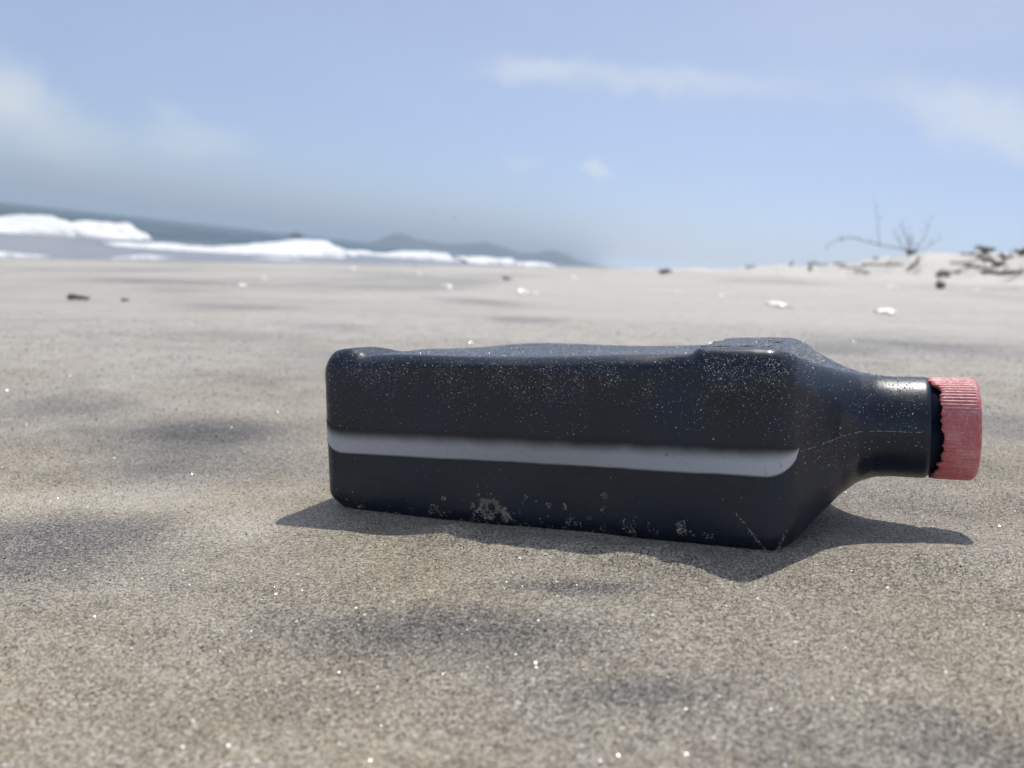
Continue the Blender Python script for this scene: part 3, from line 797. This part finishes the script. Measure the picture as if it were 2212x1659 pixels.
CAKE = []
for q, (x_, z_, a2, b2, n2, th2) in enumerate([(-0.0158, 0.0066, 0.0085, 0.0066, 1500, -0.12), (-0.0190, 0.0118, 0.0042, 0.0048, 260, 0.02), (-0.0105, 0.0040, 0.0060, 0.0026, 420, -0.15),
        (-0.0008, 0.0104, 0.0014, 0.0030, 70, -0.1), (0.0040, 0.0090, 0.0014, 0.0020, 45, 0.0), (0.0098, 0.0099, 0.0022, 0.0016, 60, 0.0), (0.0155, 0.0091, 0.0030, 0.0016, 90, 0.05),
        (0.0321, 0.0146, 0.0024, 0.0016, 50, 0.05), (0.0338, 0.0091, 0.0045, 0.0022, 110, 0.05), (-0.0365, 0.0089, 0.0012, 0.0012, 40, -0.2), (-0.0325, 0.0022, 0.0030, 0.0012, 90, -0.05), (-0.0770, 0.0022, 0.0022, 0.0010, 50, -0.1),
        (0.0606, 0.0062, 0.0040, 0.0036, 170, 0.0), (0.0700, 0.0035, 0.0060, 0.0020, 60, 0.15), (0.0250, 0.0292, 0.0060, 0.0022, 70, 0.12), (0.0548, 0.0315, 0.0045, 0.0016, 50, 0.1),
        (0.0, 0.0030, 0.088, 0.0045, 1600, 0.16)]):
    CAKE.append(near_patch(x_, z_ + 0.003, a2, b2, n2, rng, th2, q))
for (xa, za, xb, zb) in [(0.0800, 0.0150, 0.0905, 0.0020), (0.0935, 0.0020, 0.0965, 0.0100)]:          # thin crusty lines near the front corner
    f_ = rng.random(90); P_ = np.stack([xa + (xb - xa) * f_ + rng.normal(0, 0.0003, 90), np.full(90, -W_B / 2), za + (zb - za) * f_ + rng.normal(0, 0.0003, 90)], 1)
    dz = np.clip(0.0075 - P_[:, 2], 0, 0.0075); P_[:, 1] += 0.0075 - np.sqrt(0.0075 ** 2 - dz ** 2)
    k = np.clip(np.searchsorted(sxs[14:], P_[:, 0]) + 14, 0, NR - 1); P_[:, 1] += W_B / 2 - sas[k]
    P_ = deform(P_); P_[:, 1] -= 0.0001; CAKE.append(P_)
cp = np.vstack(CAKE)
cs = np.clip(rng.lognormal(math.log(0.00020), 0.45, len(cp)), 0.00008, 0.0006)
gv, gf = grains(cp, cs, rng)
g2 = mesh_np('caked_sand', gv, gf, M_CAKE, bottle, False); tag(g2, 'tan crust of damp sand low on the bottle side', kind='stuff')
# a sprinkle on the cap
NCP = 5200
aa = rng.uniform(-0.6, 2.2, NCP); aa = aa[rng.random(NCP) < np.clip(0.10 + 0.9 * np.cos(aa - 0.35) ** 3, 0.05, 1) * (0.3 + 0.7 * (fbm(aa * 9, aa * 0 + 5, 17, 3) > -0.05))]
ax_ = L_B / 2 + C0 + 0.004 + rng.random(len(aa)) * 0.0105
P = np.stack([ax_, -(R_C + 0.0001) * np.sin(aa), Z_N + (R_C + 0.0001) * np.cos(aa)], 1)
gv, gf = grains(P, np.clip(rng.lognormal(math.log(0.00010), 0.4, len(P)), 0.00005, 0.00025), rng)
g3 = mesh_np('sand_on_cap', gv, gf, M_BGRAIN, cap, False); tag(g3, kind='stuff')

# ------------------------------------------------------------------ loose grains on the beach round the camera and the bottle
rs = np.random.default_rng(11)
NG = 170000
u1 = rs.random(NG)
rr_ = np.exp(np.log(0.115) + u1 * (np.log(1.6) - np.log(0.115)))
tt_ = np.radians(rs.uniform(-40, 40, NG))
gx, gy = rr_ * np.sin(tt_), rr_ * np.cos(tt_)
gz = terrain(gx, gy)
gs = np.clip(rs.lognormal(math.log(0.00014), 0.46, NG), 0.00007, 0.00055) * np.clip(rr_ / 0.35, 0.9, 2.4)
gv, gf = grains(np.stack([gx, gy, gz + gs * 0.25], 1), gs, rs)
gr = mesh_np('sand_grains', gv, gf, M_GRAIN, None, False)
tag(gr, 'loose dark and pale sand grains covering the near beach', 'sand', kind='stuff')


NQ = 16000
rq = np.exp(np.log(0.13) + rs.random(NQ) * (np.log(2.6) - np.log(0.13))); tq = np.radians(rs.uniform(-39, 39, NQ))
qx, qy = rq * np.sin(tq), rq * np.cos(tq); qz = terrain(qx, qy)
qs = np.clip(rs.lognormal(math.log(0.00024), 0.42, NQ), 0.00012, 0.0008) * np.clip(rq / 0.40, 0.8, 2.6)
az_ = rs.uniform(0, 2 * math.pi, NQ); tl_ = np.abs(rs.normal(0, 0.45, NQ)); lean = rs.random(NQ) < 0.5
nq = np.stack([np.sin(tl_) * np.cos(az_), np.where(lean, -1, 1) * np.abs(np.sin(tl_) * np.sin(az_)), np.cos(tl_)], 1)
t1 = np.cross(nq, np.array([0.3, 0.9, 0.1])); t1 /= np.linalg.norm(t1, axis=1)[:, None]; t2 = np.cross(nq, t1)
cq = np.stack([qx, qy, qz + qs * 0.6], 1); rings_ = []
for k in range(5):
    a5 = 2 * math.pi * k / 5; rings_.append(cq + (t1 * math.cos(a5) + t2 * math.sin(a5)) * (qs * rs.uniform(0.7, 1.15, NQ))[:, None])
low = cq - nq * (qs * 0.7)[:, None]
QV = np.stack(rings_ + [low], 1).reshape(-1, 3); b6 = (np.arange(NQ) * 6)[:, None]
QT = np.concatenate([b6 + np.array([[0, 1, 2]]), b6 + np.array([[0, 2, 3]]), b6 + np.array([[0, 3, 4]])] + [b6 + np.array([[(k + 1) % 5, k, 5]]) for k in range(5)])
fk = mesh_np('quartz_flakes', QV, QT, M_FLAKE, None, False)
tag(fk, 'tiny bright quartz and shell flakes glinting among the sand grains', 'sand', kind='stuff')


# ------------------------------------------------------------------ things lying on the beach
def on_sand(x, y, dz=0.0): return (x, y, float(terrain(x, y)) + dz)


def shell_mesh(seed):
    """ribbed scallop-like valve about 1 unit wide, hinge at -y, domed"""
    rnd = random.Random(seed); na, nr = 33, 9; V = []
    for i in range(nr):
        f = i / (nr - 1)
        for j in range(na):
            q = R(-78 + 156 * j / (na - 1)); rr = (0.06 + 0.55 * f) * (1 - 0.10 * abs(math.sin(q)))
            ribz = 0.018 * math.cos(j * math.pi) * f
            V.append((rr * math.sin(q), rr * math.cos(q) - 0.28, 0.24 * math.sin(min(1, 1.15 - f) * math.pi * 0.5) * (0.5 + 0.5 * f) + ribz - 0.02 + rnd.uniform(-1, 1) * 0.004))
    V = np.array(V); n_ = len(V); F = grid_faces(nr, na)
    V2 = np.vstack([V, V - np.array([0, 0, 0.035])])
    bd = list(range(na)) + [i * na + na - 1 for i in range(1, nr)] + list(range(nr * na - 2, (nr - 1) * na - 1, -1)) + [i * na for i in range(nr - 2, 0, -1)]
    side = np.array([(bd[q], bd[(q + 1) % len(bd)], bd[(q + 1) % len(bd)] + n_, bd[q] + n_) for q in range(len(bd))])
    return V2, [np.vstack([F, F[:, ::-1] + n_, side])]


def shell(x, y, size, tilt, label, seed):
    v, f = shell_mesh(seed); size *= 1.1; tilt = 0.5 * tilt + 14
    o = mesh_np('shell', v * size, f, M_SHELL, None, True); recalc(o)
    rnd = random.Random(seed)
    o.location = on_sand(x, y, size * 0.05); o.rotation_euler = (R(tilt), R(rnd.uniform(-12, 12)), R(rnd.uniform(-50, 50)))
    return tag(o, label, 'shell', 'white shells scattered on the beach')


def driftwood(x, y, length, rad, heading, label, seed, mt, pitch=0.0, branches=2, group='dark driftwood along the dune', lift=0.0):
    rnd = random.Random(seed); n_ = 8; P = []; Rr_ = []
    if 'dune' in group: rad = rad * 0.45; length = length * 0.8
    for k in range(n_):
        f = k / (n_ - 1)
        P.append(((f - 0.5) * length, rnd.uniform(-1, 1) * length * 0.05, rad * 0.7 + f * length * math.sin(R(pitch)) + rnd.uniform(-1, 1) * rad * 0.5))
        Rr_.append(rad * (1.0 - 0.55 * f) * rnd.uniform(0.8, 1.2) * (0.75 if k == 0 else 1))
    root = empty('driftwood', on_sand(x, y, lift)); root.rotation_euler = (0, 0, R(heading))
    v, f = tube(P, Rr_, 8, 0.18, seed); mesh_np('trunk', v, f, mt, root)
    for q in range(branches):
        k = rnd.randint(2, n_ - 3); p = Vector(P[k]); d = Vector((rnd.uniform(0.2, 1), rnd.choice((-1, 1)) * rnd.uniform(0.4, 1), rnd.uniform(0.2, 0.9))).normalized()
        l = length * rnd.uniform(0.15, 0.3); pts = [p, p + d * l * 0.5 + Vector((0, 0, l * 0.05)), p + d * l]
        v, f = tube(pts, [Rr_[k] * 0.55, Rr_[k] * 0.4, Rr_[k] * 0.15], 6, 0.15, seed + q); mesh_np('branch', v, f, mt, root)
    return tag(root, label, 'driftwood', group)


def tuft(x, y, size, label, seed, cat='dry plant', name='dry_plant', group='dry plants on the dune'):
    """low clump of dead creeping stems with shrivelled leaves"""
    rnd = random.Random(seed); root = empty(name, on_sand(x, y)); st = []; lv = []
    for k in range(16):
        a = rnd.uniform(0, 2 * math.pi); ln = size * rnd.uniform(0.4, 1.0); up_ = rnd.uniform(0.1, 0.6)
        pts = [(0, 0, 0.0)]
        for s_ in (0.35, 0.7, 1.0):
            pts.append((math.cos(a + s_ * 0.4) * ln * s_, math.sin(a + s_ * 0.4) * ln * s_, size * up_ * math.sin(s_ * 2.2) + 0.01))
        st.append(tube(pts, [size * 0.035, size * 0.028, size * 0.02, size * 0.008], 5, 0.1, seed + k))
        for q in range(7):
            f = rnd.uniform(0.25, 1); i = min(int(f * 3), 2); p = Vector(pts[i]).lerp(Vector(pts[i + 1]), f * 3 - i)
            d = Vector((rnd.uniform(-1, 1), rnd.uniform(-1, 1), rnd.uniform(-0.2, 1))).normalized(); w2 = d.cross(Vector((rnd.random(), rnd.random(), rnd.random()))).normalized() * size * 0.06
            l = size * 0.18
            lv.append((np.array([tuple(p), tuple(p + d * l * 0.5 + w2), tuple(p + d * l), tuple(p + d * l * 0.5 - w2), tuple(p + d * l * 0.5 + Vector((0, 0, size * 0.02)))]),
                       np.array([(0, 1, 4), (1, 2, 4), (2, 3, 4), (3, 0, 4)])))
    v, f = merge(st); mesh_np('stems', v, f, M_TWIG, root)
    v, f = merge(lv); mesh_np('leaves', v, f, M_LEAF, root, False)
    return tag(root, label, cat, group)


for (x, y, sz, tl, lb) in [
        (-1.035, 2.985, 0.036, 25, 'white shell on the left sand, nearer one of a pair'), (-1.237, 3.834, 0.040, 35, 'white shell on the left sand, farther one of a pair'),
        (-0.354, 3.790, 0.058, 50, 'cream shell on bare sand above the left half of the bottle'), (0.001, 3.229, 0.060, 45, 'large white shell with a small one close beside it'),
        (0.054, 3.214, 0.026, 30, 'small white shell right beside a larger one'), (0.868, 2.752, 0.080, 15, 'wide flat white shell behind the shoulder of the bottle'),
        (1.048, 2.333, 0.062, 30, 'brightest white shell, straight behind the bottle neck'), (2.548, 5.631, 0.085, 15, 'pale flat shell near the foot of the dune below the dead shrub'),
        (0.719, 3.751, 0.034, 30, 'small white shell on open sand above the bottle middle'), (-2.400, 11.30, 0.11, 50, 'pale shell far off near the waterline on the left'),
        (-0.944, 7.153, 0.075, 55, 'pale upright shell midway to the far shoreline'), (0.465, 7.55, 0.06, 40, 'faint pale shell far out between bottle and horizon'),
        (0.895, 3.644, 0.03, 35, 'tiny pale shell to the right of centre behind the bottle'), (3.884, 7.019, 0.06, 20, 'pale shell at the right edge below the dune foot')]:
    shell(x, y, sz, tl, lb, int(abs(x * 1000 + y * 77)))

driftwood(-1.006, 1.828, 0.045, 0.008, 12, 'short dark piece of driftwood lying alone on the left sand', 201, M_DARKWOOD, 4, 1, 'dark bits of wood on the open sand')
driftwood(-0.925, 1.882, 0.020, 0.004, 70, 'tiny dark chip of wood beside the short dark driftwood', 202, M_DARKWOOD, 5, 0, 'dark bits of wood on the open sand')
driftwood(-0.114, 5.615, 0.06, 0.013, 20, 'small dark bit of wood far off above the bottle middle', 203, M_GREYWOOD, 8, 1, 'dark bits of wood on the open sand')
driftwood(3.103, 18.0, 0.28, 0.06, 5, 'dark stub of wood on the skyline right of centre', 204, M_DARKWOOD, 12, 1, 'dark bits of wood on the open sand')
driftwood(3.598, 7.071, 0.11, 0.035, 40, 'small dark lump of wood on the sand just below the dune', 205, M_DARKWOOD, 8, 1, 'dark bits of wood on the open sand')
for (x, y, ln, rd, hd, pt, br, dark, lb) in [
        (8.459, 30.77, 0.55, 0.10, 15, 6, 2, 1, 'farthest small dark stump where the dune begins'),
        (8.111, 25.03, 0.35, 0.09, 60, 25, 2, 1, 'dark stump at the low left end of the dune'),
        (8.036, 23.19, 0.35, 0.11, 80, 50, 2, 1, 'upright dark stump on the low left part of the dune'),
        (8.584, 23.93, 1.0, 0.07, 5, 2, 2, 0, 'grey branch lying along the low left dune crest'),
        (8.541, 22.31, 0.5, 0.07, 12, 4, 2, 0, 'short grey branch on the crest left of the dead shrub'),
        (7.208, 16.25, 1.35, 0.055, -12, 5, 3, 1, 'long thin dark branch lying below the dead shrub'),
        (7.062, 14.96, 0.75, 0.09, 50, 30, 3, 1, 'thick dark branch leaning diagonally below the dead shrub'),
        (6.418, 12.60, 0.30, 0.11, 20, 8, 1, 1, 'dark round lump of wood at the dune foot'),
        (6.80, 12.05, 0.55, 0.11, 125, 12, 3, 1, 'big dark stump near the right edge of the dune'),
        (6.408, 10.75, 1.0, 0.085, -18, 3, 3, 1, 'dark log running off the right edge at the dune foot'),
        (6.939, 12.99, 0.7, 0.05, 5, 3, 2, 0, 'grey branch in the middle of the dune slope'),
        (7.265, 13.35, 0.6, 0.05, -8, 4, 2, 0, 'grey branch high on the dune slope right of the shrub'),
        (7.557, 18.84, 0.9, 0.05, 3, 2, 2, 0, 'pale grey branch on the slope left of the long dark one'),
        (7.166, 17.13, 0.7, 0.06, -4, 3, 2, 0, 'grey branch at the slope foot left of the diagonal one'),
        (6.684, 12.65, 0.8, 0.045, 6, 2, 2, 0, 'thin grey stick just above the round dark lump'),
        (6.628, 11.87, 0.7, 0.05, -6, 3, 2, 1, 'thin dark stick between the dark stump and the dark log')]:
    driftwood(x, y, ln, rd, hd, lb, int(x * 1000 + y * 31), M_DARKWOOD if dark else M_GREYWOOD, pt, br)
for (x, y, sz, lb) in [(8.294, 17.73, 0.24, 'dry leafy clump at the base of the dead shrub'), (7.388, 13.33, 0.32, 'dry leafy clump on the crest near the right edge'),
                       (7.48, 12.51, 0.30, 'dry leafy clump on the crest at the right edge'), (8.35, 19.6, 0.22, 'dry leafy clump on the crest under the arching twig'),
                       (7.30, 12.6, 0.26, 'dry leafy clump on the upper slope by the big stump')]:
    tuft(x, y, sz * 0.62, lb, int(x * 999 + y * 13))

# dead shrub on the crest: one long arching branch and upright bare twigs
shrub = empty('dead_shrub', (8.1608, 17.6139, float(terrain(8.1608, 17.6139)) - 0.03))
tag(shrub, 'bare dead shrub with an arching branch on the dune crest', 'shrub')


def twig(pts, r0_, r1_, seed, name='twig', sub=5):
    rnd = random.Random(seed); pts = [Vector(p) for p in pts]; P_ = []
    for k in range(len(pts) - 1):
        for f in (0, 0.33, 0.66): P_.append(pts[k].lerp(pts[k + 1], f) + Vector((rnd.uniform(-1, 1), rnd.uniform(-1, 1), rnd.uniform(-1, 1))) * 0.012)
    P_.append(pts[-1]); n_ = len(P_)
    v, f = tube(P_, [r0_ + (r1_ - r0_) * k / (n_ - 1) for k in range(n_)], 6, 0.1, seed)
    o = mesh_np(name, v, f, M_TWIG, shrub)
    for q in range(sub):
        k = rnd.randint(n_ // 3, n_ - 1); d = Vector((rnd.uniform(-1, 1), rnd.uniform(-1, 1), rnd.uniform(0.0, 1.2))).normalized(); l = rnd.uniform(0.10, 0.24)
        v, f = tube([P_[k], P_[k] + d * l * 0.5 + Vector((0, 0, 0.02)), P_[k] + d * l], [r1_ * 1.1, r1_ * 0.8, r1_ * 0.3], 5, 0.1, seed + q)
        mesh_np('side_twig', v, f, M_TWIG, o)
    return o


twig([(-0.01, 0, 0.0), (-0.02, 0.01, 0.12), (-0.54, 0.24, 0.17), (-1.08, 0.46, 0.285), (-1.42, 0.59, 0.19), (-1.55, 0.64, 0.0)], 0.0132, 0.0054, 301, 'arching_branch', 9)
twig([(-0.56, 0.25, 0.16), (-0.63, 0.28, 0.55), (-0.73, 0.32, 1.0)], 0.0088, 0.0036, 302, sub=6)
twig([(0, 0, 0.02), (-0.08, 0.04, 0.35), (-0.24, 0.11, 0.70)], 0.0132, 0.0042, 303, sub=9)
twig([(0, 0, 0.02), (-0.20, 0.09, 0.28), (-0.36, 0.16, 0.50)], 0.0099, 0.0036, 304, sub=7)
twig([(0.0, 0, 0.02), (0.20, -0.10, 0.33), (0.27, -0.13, 0.80)], 0.0099, 0.0036, 305, sub=6)
twig([(0.0, 0, 0.02), (0.28, -0.13, 0.22), (0.50, -0.24, 0.42)], 0.0088, 0.0036, 306, sub=5)
twig([(0.0, 0, 0.02), (0.02, 0.02, 0.30), (-0.03, 0.05, 0.55)], 0.0099, 0.0036, 307, sub=8)


def bird(loc, span, heading, label, seed):
    """gliding sea bird: spindle body, two raised wings, fanned tail"""
    v1, f1 = tube([(0, -0.5, 0), (0, -0.38, 0.01), (0, -0.15, 0), (0, 0.1, 0), (0, 0.34, 0.02), (0, 0.42, 0.03), (0, 0.5, 0.02)], [0.01, 0.05, 0.085, 0.09, 0.055, 0.05, 0.008], 8)
    parts = [(v1, f1)]
    for s_ in (-1, 1):
        st_ = [(0.05, 0.16, -0.12, 0.02), (0.35, 0.20, -0.08, 0.14), (0.65, 0.12, -0.12, 0.17), (0.98, -0.10, -0.20, 0.10)]
        V = []
        for (x, y0, y1, z) in st_: V += [(s_ * x, y0, z), (s_ * x, y1, z), (s_ * x, y1, z - 0.015), (s_ * x, y0, z - 0.02)]
        F = grid_faces(4, 4, True); parts.append((np.array(V), [F, np.array([(12, 13, 14, 15)])]))
    v, f = merge(parts); o = mesh_np('flying_bird', v * span * 0.5, f, M_BIRD); recalc(o)
    o.location = loc; o.rotation_euler = (R(8), R(-10), R(heading)); return tag(o, label, 'bird', 'birds flying over the sea')


bird((-6.414, 54.62, 2.549), 0.42, 60, 'upper left of the two small birds above the far hills', 1)
bird((-5.040, 54.77, 2.340), 0.46, 75, 'lower right of the two small birds above the far hills', 2)

# small boat on the horizon
bt = empty('boat', (-95.7, 336.7, SEA + 0.05)); bt.rotation_euler = (0, 0, R(25))
tag(bt, 'small dark boat on the horizon behind the second breaker', 'boat')
V = []
for k in range(9):
    f = k / 8; x = -2.4 + 4.8 * f; hw = 0.75 * (1 - max(0, f - 0.45) ** 2 * 3.2); hw = max(hw, 0.03); dk = 0.65 + 0.5 * f ** 2.5
    V += [(x, -hw, dk), (x, -hw * 0.72, 0.0), (x, 0, -0.25 * (1 - f * 0.5)), (x, hw * 0.72, 0.0), (x, hw, dk), (x, hw * 0.85, dk - 0.08), (x, -hw * 0.85, dk - 0.08)]
ho = mesh_np('hull', np.array(V), [grid_faces(9, 7, True)], M_BOAT, bt, False); recalc(ho)
for (px_, py_) in ((-0.9, -0.4), (-0.9, 0.4), (0.5, -0.4), (0.5, 0.4)):
    v, f = tube([(px_, py_, 0.5), (px_, py_, 1.95)], [0.05, 0.05], 6); mesh_np('post', v, f, M_BOAT, bt)
q = np.array([(x, y, 2.0 + z - 0.18 * (y / 0.75) ** 2) for z in (0, 0.08) for x in (-1.2, 0.8) for y in (-0.75, 0, 0.75)])
mesh_np('awning', q, [np.array([(0, 1, 4, 3), (1, 2, 5, 4), (6, 9, 10, 7), (7, 10, 11, 8), (0, 3, 9, 6), (2, 8, 11, 5), (0, 6, 7, 1), (1, 7, 8, 2), (3, 4, 10, 9), (4, 5, 11, 10)])], M_BOAT, bt, False)

# ------------------------------------------------------------------ hazy sea air
M_HAZE = bpy.data.materials.new('sea_haze'); M_HAZE.use_nodes = True
n = NT(M_HAZE.node_tree); out = n.n('ShaderNodeOutputMaterial'); pv = n.n('ShaderNodeVolumePrincipled')
n.set(pv, 'Color', (0.72, 0.84, 0.98, 1)); n.set(pv, 'Density', 0.00027); n.set(pv, 'Anisotropy', 0.0)
n.t.links.new(pv.outputs[0], out.inputs['Volume'])
HB = 9600.0; z0, z1 = -11.0, 110.0
V = np.array([(x, y, z) for z in (z0, z1) for y in (-HB, HB) for x in (-HB, HB)])
haze = mesh_np('haze', V, [np.array([(0, 2, 3, 1), (4, 5, 7, 6), (0, 1, 5, 4), (2, 6, 7, 3), (0, 4, 6, 2), (1, 3, 7, 5)])], M_HAZE, None, False)
tag(haze, kind='stuff')
